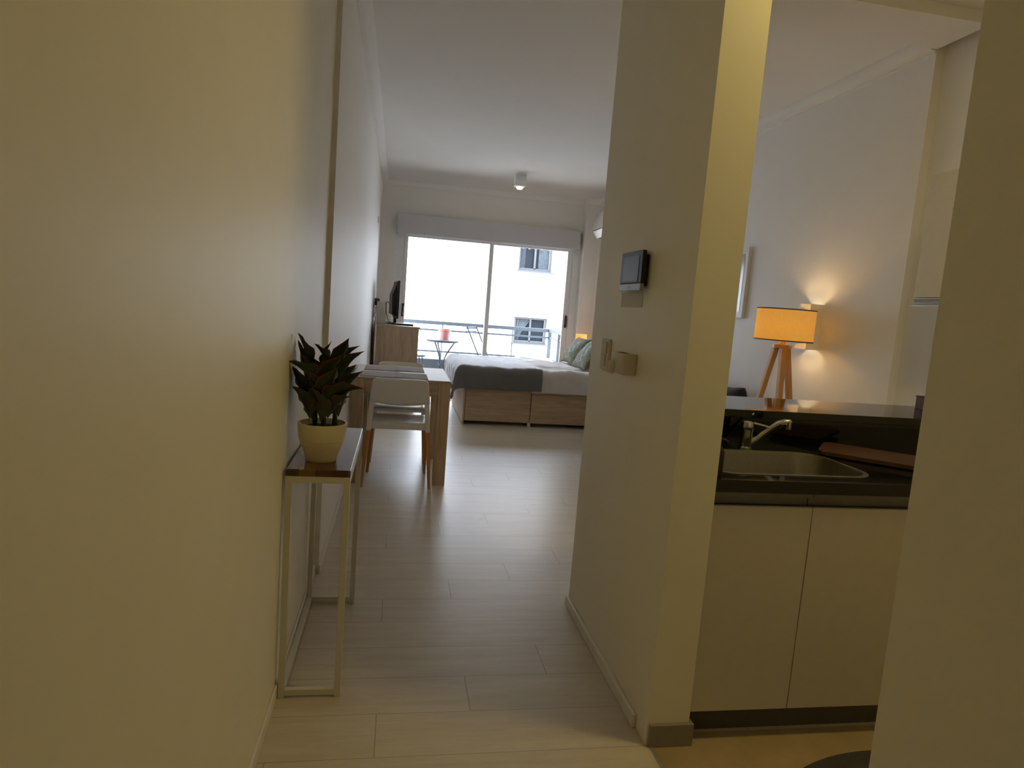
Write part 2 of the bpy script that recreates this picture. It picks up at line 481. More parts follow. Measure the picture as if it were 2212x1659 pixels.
PC = (-.226, 2.178)
t = thing('potted_plant', 'red edged dark leafy plant in a cream pot on the console table', 'potted plant', (*PC, .755))
b = MB()
b.lathe([(0, 0), (.0475, 0), (.0495, .003), (.0515, .012), (.0565, .030), (.0645, .050), (.0705, .066), (.0705, .069), (.0735, .071), (.0755, .088), (.0790, .122), (.0785, .126), (.073, .126), (.070, .105), (0, .103)], (*PC, .755), 64)
b.build('pot', M['pot'], t, smooth='auto')
MB().lathe([(.0705, .107), (.055, .111), (.03, .113), (0, .112)], (*PC, .755), 32).build('soil', M['soil'], t, smooth=True)
# leaves: base (x,y,z) -> tip, width, sag
def leaf(bm, uvl, p0, p1, wid, sag, roll=0, n=10):
    p0, p1 = Vector(p0), Vector(p1)
    d = p1 - p0; L = d.length
    side = d.cross(Vector((0, 0, 1)))
    if side.length < 1e-4: side = Vector((1, 0, 0))
    side.normalize(); up = side.cross(d).normalized()
    q = Matrix.Rotation(roll, 3, d.normalized()); side = q @ side; up = q @ up
    rows = []
    for i in range(n + 1):
        s = i / n
        c = p0 + d * s + up * (math.sin(PI * s) * sag * L) + Vector((0, 0, -1)) * (max(0, s - .75) ** 2) * sag * L * 2
        wv = wid * (math.sin(PI * min(1, s ** .8)) ** .75) * (1 - .3 * s) if 0 < s < 1 else 0.0015
        if s < .12: wv = max(wv * .5, .004)
        row = []
        for j in range(5):
            u = j / 4 * 2 - 1
            wob = .10 * wv * math.sin(s * 17 + u * 2)
            row.append(bm.verts.new(c + side * (u * wv / 2) + up * (abs(u) ** 1.2 * wv * .30 + (wob if abs(u) == 1 else 0))))
        rows.append(row)
    for i in range(n):
        for j in range(4):
            f = bm.faces.new((rows[i][j], rows[i][j + 1], rows[i + 1][j + 1], rows[i + 1][j]))
            for lp, (a, c_) in zip(f.loops, ((i, j), (i, j + 1), (i + 1, j + 1), (i + 1, j))):
                lp[uvl].uv = (c_ / 4, a / n)
pb = MB(); uvl = pb.bm.loops.layers.uv.new('UVMap')
zs = .755
# (base x off, base y, base z), tip (x, y, z), width, sag
LV = [((-.27, 2.20, 1.02), (-.318, 2.20, 1.167), .062, .03, .3),
      ((-.285, 2.24, 1.00), (-.322, 2.235, 1.14), .030, .02, .9),
      ((-.205, 2.15, 1.045), (-.262, 2.17, 1.137), .058, .06, .5),
      ((-.245, 2.26, 1.05), (-.215, 2.25, 1.143), .030, .03, .2),
      ((-.195, 2.22, 1.00), (-.156, 2.20, 1.160), .064, .03, -.3),
      ((-.185, 2.25, 1.05), (-.122, 2.24, 1.135), .034, .10, -.4),
      ((-.180, 2.17, 1.01), (-.103, 2.17, 1.124), .050, .10, -.5),
      ((-.235, 2.12, .98), (-.330, 2.10, 1.085), .075, .10, .4),
      ((-.270, 2.20, .93), (-.325, 2.19, 1.035), .060, .05, .6),
      ((-.285, 2.16, .95), (-.324, 2.15, 1.062), .045, .03, .7),
      ((-.180, 2.22, .97), (-.128, 2.20, 1.075), .050, .05, -.4),
      ((-.190, 2.14, .93), (-.104, 2.13, 1.062), .060, .08, -.6),
      ((-.215, 2.10, .925), (-.095, 2.09, 1.013), .078, .14, -.5),
      ((-.222, 2.12, .97), (-.165, 2.10, 1.115), .080, .05, -.2),
      ((-.238, 2.11, .93), (-.262, 2.08, 1.055), .075, .06, .2),
      ((-.205, 2.10, .93), (-.178, 2.08, 1.075), .080, .07, -.1),
      ((-.225, 2.09, .900), (-.248, 2.07, 1.005), .060, .05, .0),
      ((-.262, 2.13, .90), (-.315, 2.11, 1.005), .060, .06, .5),
      ((-.175, 2.16, .905), (-.140, 2.15, 1.01), .050, .05, -.4),
      ((-.225, 2.20, 1.00), (-.240, 2.20, 1.105), .060, .05, .0),
      ((-.215, 2.24, .98), (-.190, 2.26, 1.10), .060, .05, .0),
      ((-.250, 2.24, .98), (-.285, 2.26, 1.09), .060, .05, .3),
      ((-.205, 2.12, .905), (-.135, 2.09, .985), .060, .10, -.3),
      ((-.265, 2.18, .98), (-.300, 2.17, 1.10), .065, .05, .2),
      ((-.225, 2.15, .96), (-.210, 2.14, 1.10), .075, .05, .0),
      ((-.185, 2.19, .96), (-.160, 2.18, 1.09), .060, .05, -.2),
      ((-.235, 2.16, .93), (-.280, 2.12, 1.03), .075, .08, .3)]
for p0, p1, wd, sg, rl in LV:
    leaf(pb.bm, uvl, p0, p1, wd * 1.45, sg, rl)
pb.bm.verts.ensure_lookup_table()
bmesh.ops.translate(pb.bm, vec=(-PC[0], -PC[1], -.755), verts=pb.bm.verts)
pb.build('foliage', M['leaf'], t, smooth=True, local=True)
for (sx, sy), tops in (((-.252, 2.19), [(-.27, 2.20, 1.03), (-.265, 2.13, .91), (-.30, 2.19, .96)]),
                       ((-.222, 2.165), [(-.225, 2.13, .99), (-.205, 2.15, 1.05), (-.235, 2.20, 1.02), (-.215, 2.10, .93)]),
                       ((-.190, 2.20), [(-.185, 2.22, 1.02), (-.178, 2.17, 1.01), (-.185, 2.15, .92)])):
    b = MB(); b.tube([(sx, sy, .862), (sx, sy, .90), (sx * .98 - .004, sy, .96)], [.0085, .0075, .006], 8)
    for q in tops:
        b.tube([(sx, sy, .885), (sx * .6 + q[0] * .4, sy * .6 + q[1] * .4, .885 + (q[2] - .885) * .55), q], [.006, .0045, .003], 7)
    b.build('stem', M['stem'], t, smooth=True)

# ------------------------------------------------------------------ dining table, chairs, placemats
t = thing('dining_table', 'small oak dining table with a white top against the left wall', 'dining table', (.045, 4.99, 0))
TX0, TX1, TY0, TY1 = -.295, .385, 4.56, 5.42
MB().box(TX0, TX1, TY0, TY1, .735, .7485, .0015).build('table_top', M['sonoma_x'], t)
MB().box(TX0 + .001, TX1 - .001, TY0 + .001, TY1 - .001, .7485, .750).build('white_surface', M['white'], t)
L = .085
for x in (TX0, TX1 - L):
    for y in (TY0, TY1 - L):
        MB().box(x, x + L, y, y + L, 0, .735, .0015).build('leg', M['sonoma'], t)
b = MB()
b.box(TX0 + L, TX1 - L, TY0 + .003, TY0 + .021, .637, .735)
b.box(TX0 + L, TX1 - L, TY1 - .021, TY1 - .003, .637, .735)
b.box(TX0 + .003, TX0 + .021, TY0 + L, TY1 - L, .637, .735); b.box(TX1 - .021, TX1 - .003, TY0 + L, TY1 - L, .637, .735)
b.build('apron', M['sonoma_x'], t)

def make_chair():
    t = thing('dining_chair', '', 'chair')
    # seat shell: a shallow dished sheet
    def seat(u, v):
        x = (u - .5) * (.375 + .055 * v); y = -.19 + .42 * v
        c = 1 - (2 * u - 1) ** 4
        z = .452 - .016 * c * math.sin(PI * min(1, v * 1.1)) - .035 * max(0, v - .82) ** 1.5 * 6
        return (x, y, z)
    b = MB(); b.grid(seat, 14, 16); b.build('seat', M['whiteplastic'], t, smooth=True, solid=.014, local=True)
    # backrest: curved panel
    def back(u, v):
        s = 2 * u - 1
        hw = .2025 - .0175 * v
        cr = .006 * math.cos(s * PI / 2)
        z = .603 + .160 * v - (.016 * (1 - s * s) * (1 - v)) + .004 * v * (1 - s ** 4) - .012 * v * max(0, abs(s) - .88) * 8
        return (s * hw, -.213 - .022 * v - .028 * (1 - s * s), z)
    b = MB(); b.grid(back, 20, 8); b.build('backrest', M['whiteplastic'], t, smooth=True, solid=.016, local=True)
    fr = MB()
    for sg in (-1, 1):
        # rear posts from the seat corner to the backrest
        a, c = Vector((sg * .200, -.190, .400)), Vector((sg * .182, -.213, .64))
        w0, w1, d0, d1 = .030, .018, .022, .012
        fr.hexa([(a.x - w0 * .5, a.y - d0, a.z), (a.x + w0 * .5, a.y - d0, a.z), (a.x + w0 * .5, a.y + d0, a.z), (a.x - w0 * .5, a.y + d0, a.z),
                 (c.x - w1, c.y - d1, c.z), (c.x + w1, c.y - d1, c.z), (c.x + w1, c.y + d1, c.z), (c.x - w1, c.y + d1, c.z)], .005)
        fr.box(sg * .192 - .020, sg * .192 + .020, .165, .210, .385, .445, .006)
        fr.box(sg * .195 - .011, sg * .195 + .011, -.19, .19, .415, .447, .004)
    fr.box(-.19, .19, -.205, -.178, .412, .450, .006)
    fr.box(-.19, .19, .185, .205, .415, .440, .004)
    fr.build('frame', M['whiteplastic'], t, local=True, smooth='auto')
    for sx, sy, fx, fy, h in ((-1, -1, .233, -.205, .405), (1, -1, .233, -.205, .405), (-1, 1, .212, .205, .39), (1, 1, .212, .205, .39)):
        tx, ty = (.200, -.190) if sy < 0 else (.192, .188)
        q = MB(); A, Bq = Vector((sx * fx, fy, 0)), Vector((sx * tx, ty, h)); r0, r1 = .0105, .0175
        q.hexa([(A.x - r0, A.y - r0, 0), (A.x + r0, A.y - r0, 0), (A.x + r0, A.y + r0, 0), (A.x - r0, A.y + r0, 0),
                (Bq.x - r1, Bq.y - r1, h), (Bq.x + r1, Bq.y - r1, h), (Bq.x + r1, Bq.y + r1, h), (Bq.x - r1, Bq.y + r1, h)], .004)
        lg = q.build('leg', M['legwood'], t, local=True)
        lg['label'] = 'tapered beech wood leg'
    return t
c1 = make_chair(); c1.location = (.040, 4.662, 0); c1.rotation_euler.z = math.radians(-.5)
tag(c1, 'white plastic chair with beech legs at the hallway end of the dining table', 'chair', 'chairs at the dining table')
c2 = copy_tree(c1); c2.location = (.045, 5.365, 0); c2.rotation_euler.z = math.radians(180)
tag(c2, 'white plastic chair on the far side of the dining table, facing the hallway', 'chair', 'chairs at the dining table')
def placemat(y0, y1, x0, x1, sk, label):
    def f(u, v):
        x = x0 + (x1 - x0) * u; y = y0 + (y1 - y0) * v + sk * (u - .5)
        fold = .004 * math.exp(-((u - .55) / .025) ** 2)
        return (x, y, .7515 + fold + .0015 * math.sin(u * 9) ** 2 * (1 if v < .05 or v > .95 else .2))
    t = MB(); t.grid(f, 40, 8)
    o = t.build('placemat', M['mat'], None, smooth=True, solid=.0015)
    tag(o, label, 'placemat', 'placemats on the dining table')
    return o
placemat(4.585, 4.925, -.245, .228, -.01, 'grey woven placemat at the near edge of the white table top')
placemat(5.01, 5.385, -.235, .218, .01, 'grey woven placemat at the far side of the white table top')

# ------------------------------------------------------------------ dresser and what is on it
t = thing('dresser', 'tall oak chest of drawers standing by the left wall under the television', 'dresser', (0, 8.3, 0))
DX0, DX1, DY0, DY1 = -.245, .238, 7.70, 8.95
MB().box(DX0, DX1 - .02, DY0, DY1, 0, .962).build('carcass', M['sonoma'], t)
MB().box(DX0 - .002, DX1 + .014, DY0 - .006, DY1 + .006, .962, .985, .002).build('top_panel', M['sonoma_x'], t)
for r in range(4):
    for c in range(2):
        y0 = DY0 + .004 + c * .622; z0 = .05 + r * .228
        d = MB().box(DX1 - .02, DX1, y0, y0 + .618, z0, z0 + .215, .002).build('drawer', M['sonoma'], t)
        MB().box(DX1, DX1 + .012, y0 + .2, y0 + .42, z0 + .198, z0 + .210, .003).build('handle', M['alu'], d)
t = thing('television', 'flat black television on the dresser, seen almost edge on from behind', 'television', (-.045, 8.34, .985), math.radians(4.5))
MB().box(-.012, .014, -.365, .365, .075, .525, .004).build('panel', M['black'], t, local=True)
MB().box(.0141, .0146, -.355, .355, .085, .517).build('screen', M['screen'], t, local=True)
MB().prism([(-.012, .10), (-.062, .12), (-.066, .36), (-.050, .40), (-.034, .43), (-.018, .505), (-.012, .515)], 'y', -.27, .27, .006).build('rear_housing', M['black'], t, local=True)
b = MB(); b.box(-.02, .012, -.05, .05, .008, .10, .003); b.box(-.10, .10, -.17, .17, 0, .010, .003)
b.build('stand', M['black'], t, local=True)
t = thing('router_box', 'upright cream box standing between the television and the wall', 'box', (-.205, 7.92, .985))
MB().box(-.258, -.158, 7.86, 7.99, .985, 1.250, .004).build('body', M['box'], t)
b = MB()
for k in range(5): b.box(-.215, -.182, 7.858, 7.860, 1.10 + k * .018, 1.108 + k * .018)
b.build('printed_lines', M['label'], t)
MB().box(-.158, -.1555, 7.865, 7.985, .99, 1.245).build('side_face', M['black'], t)
o = MB().box(-.02, .175, 7.94, 8.12, .985, 1.006, .004).build('media_player', M['black'])
tag(o, 'flat black media player box lying at the front of the dresser top', 'media player')
t = thing('power_strip', 'brown and grey plug adapter on the wall socket behind the dresser', 'plug', (-.30, 8.10, 1.19))
MB().box(XL2, XL2 + .012, 8.02, 8.17, 1.17, 1.29, .003).build('plate', M['whiteplastic'], t)
MB().box(XL2 + .012, XL2 + .065, 8.05, 8.13, 1.20, 1.285, .008).build('plug', M['darkwood'], t)
def wire(pts, r=.0024, n=8):
    P = [Vector(p) for p in pts]; out = []
    for i in range(len(P) - 1):
        p0, p1, p2, p3 = P[max(i - 1, 0)], P[i], P[i + 1], P[min(i + 2, len(P) - 1)]
        for k in range(n):
            s = k / n
            out.append(.5 * ((2 * p1) + (-p0 + p2) * s + (2 * p0 - 5 * p1 + 4 * p2 - p3) * s * s + (-p0 + 3 * p1 - 3 * p2 + p3) * s ** 3))
    out.append(P[-1])
    return MB().tube(out, r, 7)
CB = [('black cable sagging lowest in the gap between the dresser and the wall', [(-.27, 8.06, 1.21), (-.285, 7.8, 1.08), (-.297, 7.66, .9), (-.29, 7.65, .66), (-.275, 7.66, .56), (-.28, 7.8, .5), (-.27, 8.3, .5)]),
      ('black cable crossing from the plug adapter to the cream box', [(-.265, 8.07, 1.22), (-.29, 7.85, 1.12), (-.268, 7.84, 1.04), (-.29, 7.72, .95), (-.292, 7.68, .78), (-.280, 7.67, .70), (-.284, 7.9, .62)]),
      ('thin black cable hanging in front of the wall beside the cream box', [(-.27, 8.05, 1.205), (-.266, 7.84, 1.13), (-.297, 7.72, 1.06), (-.265, 7.68, .99), (-.296, 7.66, .88), (-.286, 7.66, .74), (-.285, 8.0, .6)])]
for lb, p in CB:
    tag(wire(p).build('power_cable', M['black'], None, smooth=True), lb, 'cable', 'cables by the dresser')
o = wire([(-.105, 8.38, 1.2), (-.12, 8.2, 1.23), (-.150, 8.0, 1.25), (-.152, 8.01, 1.14), (-.13, 8.05, 1.05), (-.09, 8.06, .992), (-.03, 8.0, .990)], .004).build('antenna_cable', M['black'], None, smooth=True)
tag(o, 'black antenna cable looping from the television back to the cream box', 'cable', 'cables by the dresser')
b = MB(); b.box(XL2, XL2 + .006, 8.02, 8.16, 2.17, 2.24, .002)
o = b.build('socket_cover', M['silver']); tag(o, 'small grey cover plate high on the left wall near the window', 'wall plate')

# ------------------------------------------------------------------ bed
t = thing('bed', 'oak storage bed with drawer fronts facing the hallway', 'bed', (1.7, 7.66, 0))
b = MB(); b.box(.735, .753, 6.96, 8.36, .012, .408, .002); b.box(.753, 2.60, 7.0, 8.36, .05, .40)
b.build('base', M['sonoma'], t)
for x0, x1 in ((.758, 1.476), (1.486, 2.20), (2.21, 2.60)):
    MB().box(x0, x1, 6.968, 6.99, .045, .405, .002).build('drawer', M['sonoma_x'], t)
MB().box(1.464, 1.496, 6.985, 7.02, 0, .06).build('foot', M['whiteplastic'], t)
MB().box(2.62, 2.70, 6.95, 8.37, .012, .98, .004).build('headboard', M['sonoma'], t)
MB().box(.75, 2.61, 6.97, 8.35, .41, .60, .04).build('mattress', M['mattress'], t, smooth='auto')
TOP = .615
def edge(s, R):
    if s <= 0: return 0, 0
    q = PI * R / 2
    if s < q: return R * math.sin(s / R), R * (1 - math.cos(s / R))
    return R, R + s - q
def drape(x0flat, x1, y0, y1, top, dropn, dropf, dropfoot, R, wr, seed, lift=0):
    """sheet over the bed: u along X (foot hang -> head), v along Y (near hang -> far hang)"""
    LX = (x1 - x0flat); LY = y1 - y0
    Q = lambda d: PI * R / 2 + max(0, d - R)
    fo = Q(dropfoot) if dropfoot > 0 else 0
    ln, lf = Q(dropn), Q(dropf)
    xs, ys = x0flat + (R if fo else 0), y0 + R
    def f(u, v):
        su = -fo + u * (LX - (R if fo else 0) + fo); sv = -ln + v * (LY - 2 * R + ln + lf)
        a, bn, bf = max(0, -su), max(0, -sv), max(0, sv - (LY - 2 * R))
        ax, az = edge(a, R); bx, bz = edge(bn, R); cx, cz = edge(bf, R)
        x = xs + max(0, su) - ax; y = ys + min(max(0, sv), LY - 2 * R) - bx + cx
        z = top - max(az, bz, cz) - .45 * min(az, max(bz, cz))
        fl = .55 * min(az, max(bz, cz)); x -= fl * .35; y -= fl * .35 * (1 if bz > 0 else -1)
        p = Vector((x, y, z))
        n1 = noise.noise(Vector((x * 7 + seed, y * 4.5, z * 3 + seed))); n2 = noise.noise(Vector((x * 19 + seed, y * 13, z * 9)))
        d = wr * (n1 + .55 * n2)
        hang = max(az, bz, cz)
        if hang > R * .5:
            wv = math.sin(x * 26 + seed + 2 * math.sin(y * 11)) * min(1, hang / .2) * wr * 1.1
            if az >= max(bz, cz): p.x -= abs(wv) * .9 + abs(d)
            elif bz > 0: p.y -= abs(wv) * .4 + abs(d) * .5
            else: p.y += abs(wv)
            p.z += d * .2
        else:
            p.z += d + wr * .6
        return p
    return f
fb = drape(1.46, 2.56, 6.93, 8.39, TOP + .008, .235, .235, 0, .055, .016, 3.1)
b = MB()
def spread_fn(u, v):
    p = Vector(fb(u, v))
    # crumpled ridges running along the bed side
    p.z += .010 * math.exp(-((p.y - 7.35) / .25) ** 2) * math.sin(p.x * 9 + p.y * 26) if p.z > TOP - .03 else 0
    if p.z < TOP - .05: p.y -= .006 * math.sin(p.x * 21 + p.z * 18)
    return p
b.grid(spread_fn, 90, 90)
o = b.build('bedspread', M['spread'], None, smooth=True, solid=.008)
tag(o, 'pale pinkish grey crumpled bedspread across the head half of the bed', 'bedspread')
t = thing('throw_blanket', 'dark grey throw blanket draped over the foot of the bed', 'blanket', (1.1, 7.66, TOP))
ft = drape(.635, 1.575, 6.905, 8.42, TOP + .026, .235, .235, .235, .075, .010, 8.7)
b = MB(); V = b.grid(ft, 80, 100)
edgepts = [V[0][j].co.copy() for j in range(0, 101)]
b.build('blanket', M['blanket'], t, smooth=True, solid=.010)
fr = MB()
for j in range(0, 100):
    for s in (0, .5):
        p = edgepts[j].lerp(edgepts[j + 1], s)
        q = p + Vector((random.uniform(-.010, .004), random.uniform(-.012, .012), -.055))
        fr.tube([p, p.lerp(q, .5) + Vector((random.uniform(-.006, .006), random.uniform(-.006, .006), 0)), q], [.0028, .0025, .0015], 4)
fr.build('fringe', M['blanket'], t, smooth=True)
def pillow(yc, label, tilt, seed, xb=2.08):
    t = thing('pillow', label, 'pillow', (xb, yc, TOP + .035), 0, 'patterned pillows on the bed')
    Wd, H, T = .60, .40, .15
    m = Matrix.Rotation(tilt, 4, 'Y')
    def face(sg):
        def f(u, v):
            a, c = 2 * u - 1, 2 * v - 1
            pin = 1 - .07 * (1 - abs(a) ** 2.2) * abs(c) ** 3; pin2 = 1 - .07 * (1 - abs(c) ** 2.2) * abs(a) ** 3
            th = T / 2 * max(0, (1 - abs(a) ** 2.6)) ** .55 * max(0, (1 - abs(c) ** 2.6)) ** .55
            th *= 1 + .10 * noise.noise(Vector((a * 2 + seed, c * 2, sg)))
            return m @ Vector((-sg * th, a * Wd / 2 * pin2, H / 2 + c * H / 2 * pin))
        return f
    b = MB(); b.grid(face(1), 26, 22); b.grid(face(-1), 26, 22)
    b.build('cushion', M['pillow'], t, smooth=True, local=True, weld=True)
    rim = []
    return t
pillow(8.02, 'leaf patterned green grey pillow leaning at the window side of the bed', math.radians(34), 1.3, 2.12)
pillow(7.40, 'leaf patterned green grey pillow in front, nearer the partition wall', math.radians(36), 4.1, 2.10)

# nightstand + bedside lamp
t = thing('nightstand', 'small oak nightstand hidden behind the pillows beneath the little lamp', 'nightstand', (2.5, 8.72, 0))
MB().box(2.30, 2.69, 8.50, 8.94, .06, .60, .003).build('body', M['sonoma'], t)
for x in (2.32, 2.64):
    for y in (8.52, 8.89):
        MB().box(x, x + .03, y, y + .03, 0, .06).build('leg', M['sonoma'], t)
MB().box(2.285, 2.30, 8.51, 8.93, .34, .58, .002).build('drawer', M['sonoma'], t)
t = thing('bedside_lamp', 'small glowing orange shaded table lamp behind the bed pillows', 'lamp', (2.49, 8.74, .60))
MB().lathe([(0, 0), (.055, 0), (.055, .012), (.02, .03), (.014, .07), (.014, .20), (0, .20)], (2.49, 8.74, .60), 24).build('base', M['lampwood'], t, smooth='auto')
b = MB(); b.lathe([(.083, .20), (.076, .405)], (2.49, 8.74, .60), 36)
b.build('lamp_shade', M['shade2'], t, smooth=True)
MB().sphere((2.49, 8.74, .89), .022).build('bulb', emit('small_bulb', (1, .52, .12), 130), t, smooth=True)

# air conditioner
t = thing('air_conditioner', 'white split air conditioner high on the right wall past the partition', 'air conditioner', (2.6, 8.25, 2.27))
prof = [(2.71, 2.30), (2.71, 2.63), (2.56, 2.63), (2.515, 2.61), (2.497, 2.56), (2.485, 2.42), (2.49, 2.395), (2.555, 2.30)]
MB().prism(prof, 'y', 7.84, 8.645, .006).build('body', M['whiteplastic'], t, smooth='auto')
MB().prism([(2.492, 2.385), (2.55, 2.303), (2.546, 2.299), (2.487, 2.381)], 'y', 7.90, 8.59).build('louver', M['whiteplastic'], t)
b = MB(); b.prism([(2.565, 2.3), (2.60, 2.3), (2.60, 2.296), (2.565, 2.296)], 'y', 7.90, 8.59); b.box(2.4855, 2.492, 7.845, 8.64, 2.392, 2.396)
b.build('vent_slot', M['black'], t)

# ceiling spotlight
t = thing('ceiling_spotlight', 'square white surface spotlight lit on the ceiling', 'spotlight', (1.335, 7.92, CEIL))
b = MB(); b.box(1.27, 1.40, 7.855, 7.985, 2.735, CEIL, .003)
b.build('housing', M['winframe'], t)
MB().lathe([(.056, 2.733), (.056, 2.729), (.046, 2.727), (.046, 2.733)], (1.335, 7.92, 0), 32, close=True).build('ring', M['silver'], t, smooth='auto')
MB().lathe([(0, 2.700), (.028, 2.704), (.045, 2.728), (.045, 2.734), (0, 2.734)], (1.335, 7.92, 0), 32).build('bulb', emit('spot_bulb', (1, .82, .55), 60), t, smooth=True)

# ------------------------------------------------------------------ on the partition wall
t = thing('intercom_monitor', 'black video intercom with grey screen on the partition wall', 'intercom', (.80, 2.2, 1.385))
b = MB(); b.box(.795, .815, 2.115, 2.285, 1.405, 1.51, .003); b.box(.783, .797, 2.095, 2.305, 1.413, 1.522, .003)
b.build('body', M['black'], t)
MB().box(.7822, .7832, 2.125, 2.278, 1.421, 1.505).build('screen', M['screen'], t)
MB().box(.783, .797, 2.095, 2.305, 1.387, 1.4125, .003).build('speaker_bar', M['silver'], t)
MB().box(.7824, .7832, 2.19, 2.21, 1.398, 1.401).build('logo', M['label'], t)
o = MB().box(.812, .815, 2.14, 2.355, 1.333, 1.384, .001).build('socket_cover', plain('greyish_plate', (.62, .60, .56), .7, var=.02))
tag(o, 'flat painted blank plate just below the black intercom', 'wall plate')
t = thing('light_switch', 'tall cream light switch plate on the partition wall', 'switch', (.81, 2.465, 1.145))
MB().box(.803, .815, 2.42, 2.515, 1.085, 1.205, .003).build('plate', M['cream'], t)
for z in (1.10, 1.15):
    MB().box(.799, .804, 2.445, 2.495, z, z + .045, .002).build('rocker', M['cream'], t)
t = thing('plug_in_diffuser', 'cream plug in device with an oval knob right of the switch plate', 'plug in device', (.79, 2.2, 1.13))
MB().box(.765, .815, 2.135, 2.275, 1.097, 1.170, .006).build('body', M['cream'], t, smooth='auto')
b = MB(); b.sphere((.763, 2.245, 1.117), .027, (.45, .75, 1.0)); b.build('knob', M['cream'], t, smooth=True)
b = MB(); [b.box(.775 + k * .009, .780 + k * .009, 2.18, 2.24, 1.168, 1.1712) for k in range(3)]
b.build('vent_slots', M['trimbrown'], t)

# ------------------------------------------------------------------ kitchen
CT = .842
t = thing('base_cabinet', 'pale two door base cabinet under the black sink counter', 'cabinet', (1.33, 1.95, 0))
b = MB(); b.box(.955, .972, 1.80, 2.30, .095, .79); b.box(1.683, 1.70, 1.80, 2.30, .095, .79); b.box(.972, 1.683, 1.80, 2.30, .095, .112); b.box(.972, 1.683, 2.288, 2.30, .112, .79)
b.build('carcass', M['cab'], t)
MB().box(.955, 1.70, 1.815, 1.83, 0, .095).build('toe_kick', M['kick'], t)
for x0, x1 in ((.955, 1.2845), (1.2875, 1.698)):
    d = MB().box(x0, x1, 1.762, 1.784, .097, .757, .0012).build('door', M['cab'], t)
    MB().prism([(1.7615, .7572), (1.775, .7572), (1.775, .7600), (1.7615, .7595)], 'x', x0, x1).build('edge_glint', M['alu'], d)  # added bright strip, stands in for light caught along the door's top edge
    MB().prism([(1.798, .757), (1.798, .792), (1.770, .792), (1.770, .804), (1.766, .804), (1.766, .788), (1.794, .788), (1.794, .757)], 'x', x0, x1).build('grip_channel', M['shaded_alu'], t)
# counter with a sink cut-out
def rrect(x0, x1, y0, y1, r, n=8):
    P = []
    for cx, cy, a in ((x1 - r, y1 - r, 0), (x0 + r, y1 - r, PI / 2), (x0 + r, y0 + r, PI), (x1 - r, y0 + r, 1.5 * PI)):
        for k in range(n + 1):
            q = a + k * PI / 2 / n
            P.append((cx + r * math.cos(q), cy + r * math.sin(q)))
    return P
SX0, SX1, SY0, SY1 = .985, 1.555, 1.832, 2.180
hole = rrect(SX0, SX1, SY0, SY1, .09)
outer = [(CR, 1.752), (XK, 1.752), (XK, 2.31), (CR, 2.31)]
b = MB(); bm = b.bm
for z in (CT, CT - .038):
    vo = [bm.verts.new((x, y, z)) for x, y in outer]; vh = [bm.verts.new((x, y, z)) for x, y in hole]
    es = [bm.edges.new((vo[i], vo[(i + 1) % 4])) for i in range(4)] + [bm.edges.new((vh[i], vh[(i + 1) % len(vh)])) for i in range(len(vh))]
    bmesh.ops.triangle_fill(bm, use_beauty=True, edges=es)
    if z == CT: to, th = vo, vh
    else:
        for A, B_ in ((to, vo), (th, vh)):
            for i in range(len(A)):
                j = (i + 1) % len(A); bm.faces.new((A[i], A[j], B_[j], B_[i]))
o = b.build('countertop', M['granite']); tag(o, 'polished black stone kitchen counter around the sink', 'countertop')
t = thing('bar_counter', 'raised black stone breakfast bar behind the sink', 'bar counter', (1.86, 2.49, .842))
MB().box(CR, XK, 2.275, 2.70, .950, .980, .0015).build('bar_top', M['granite'], t)
MB().box(CR, XK, 2.31, 2.334, CT, .950).build('backsplash', M['granite'], t)
t = thing('kitchen_sink', 'rounded stainless steel sink set into the black counter', 'sink', (1.27, 2.0, CT))
b = MB(); bm = b.bm
def loop(ins, z, r): return [bm.verts.new((x, y, z)) for x, y in rrect(SX0 + ins, SX1 - ins, SY0 + ins, SY1 - ins, r)]
Ls = [loop(-.010, CT + .001, .10), loop(-.006, CT + .003, .096), loop(.004, CT + .002, .088), loop(.007, CT - .004, .085), loop(.022, CT - .13, .075), loop(.035, CT - .152, .07), loop(.07, CT - .16, .05)]
for A, B_ in zip(Ls, Ls[1:]):
    for i in range(len(A)):
        j = (i + 1) % len(A); bm.faces.new((A[i], A[j], B_[j], B_[i]))
bm.faces.new(Ls[-1])
b.build('bowl', M['steel'], t, smooth='auto')
MB().lathe([(0, -.157), (.030, -.157), (.040, -.154), (.044, -.1585)], (1.27, 2.0, CT), 28).build('drain', M['chrome'], t, smooth='auto')
t = thing('kitchen_faucet', 'chrome single lever mixer tap behind the sink', 'faucet', (1.30, 2.215, CT))
fx, fy = 1.305, 2.222
b = MB(); b.lathe([(0, 0), (.027, 0), (.027, .006), (.022, .010), (.0215, .065), (.0235, .068), (.0235, .092), (.021, .101), (.012, .105), (0, .105)], (fx, fy, CT), 32)
b.build('body', M['chrome'], t, smooth='auto')
b = MB(); b.tube([(fx + .010, fy - .006, CT + .022), (fx + .04, fy - .012, CT + .045), (fx + .080, fy - .026, CT + .085), (fx + .104, fy - .034, CT + .106), (fx + .120, fy - .040, CT + .113), (fx + .142, fy - .047, CT + .113)], [.012, .0115, .0105, .0105, .011, .012], 16)
b.cyl((fx + .136, fy - .045, CT + .117), (fx + .137, fy - .045, CT + .087), .0125, .0115, 20)
b.build('spout', M['chrome'], t, smooth='auto')
b = MB(); b.tube([(fx + .018, fy - .01, CT + .098), (fx + .045, fy - .02, CT + .094), (fx + .075, fy - .03, CT + .088)], [.0055, .0045, .004], 10)
b.build('lever', M['chrome'], t, smooth='auto')
m = Matrix.Translation((1.765, 2.085, CT + .016)) @ Matrix.Rotation(math.radians(-42), 4, 'Z') @ Matrix.Rotation(math.radians(2), 4, 'X')
b = MB(); b.prism(rrect(-.20, .20, -.10, .10, .035, 5), 'z', -.007, .007, .002)
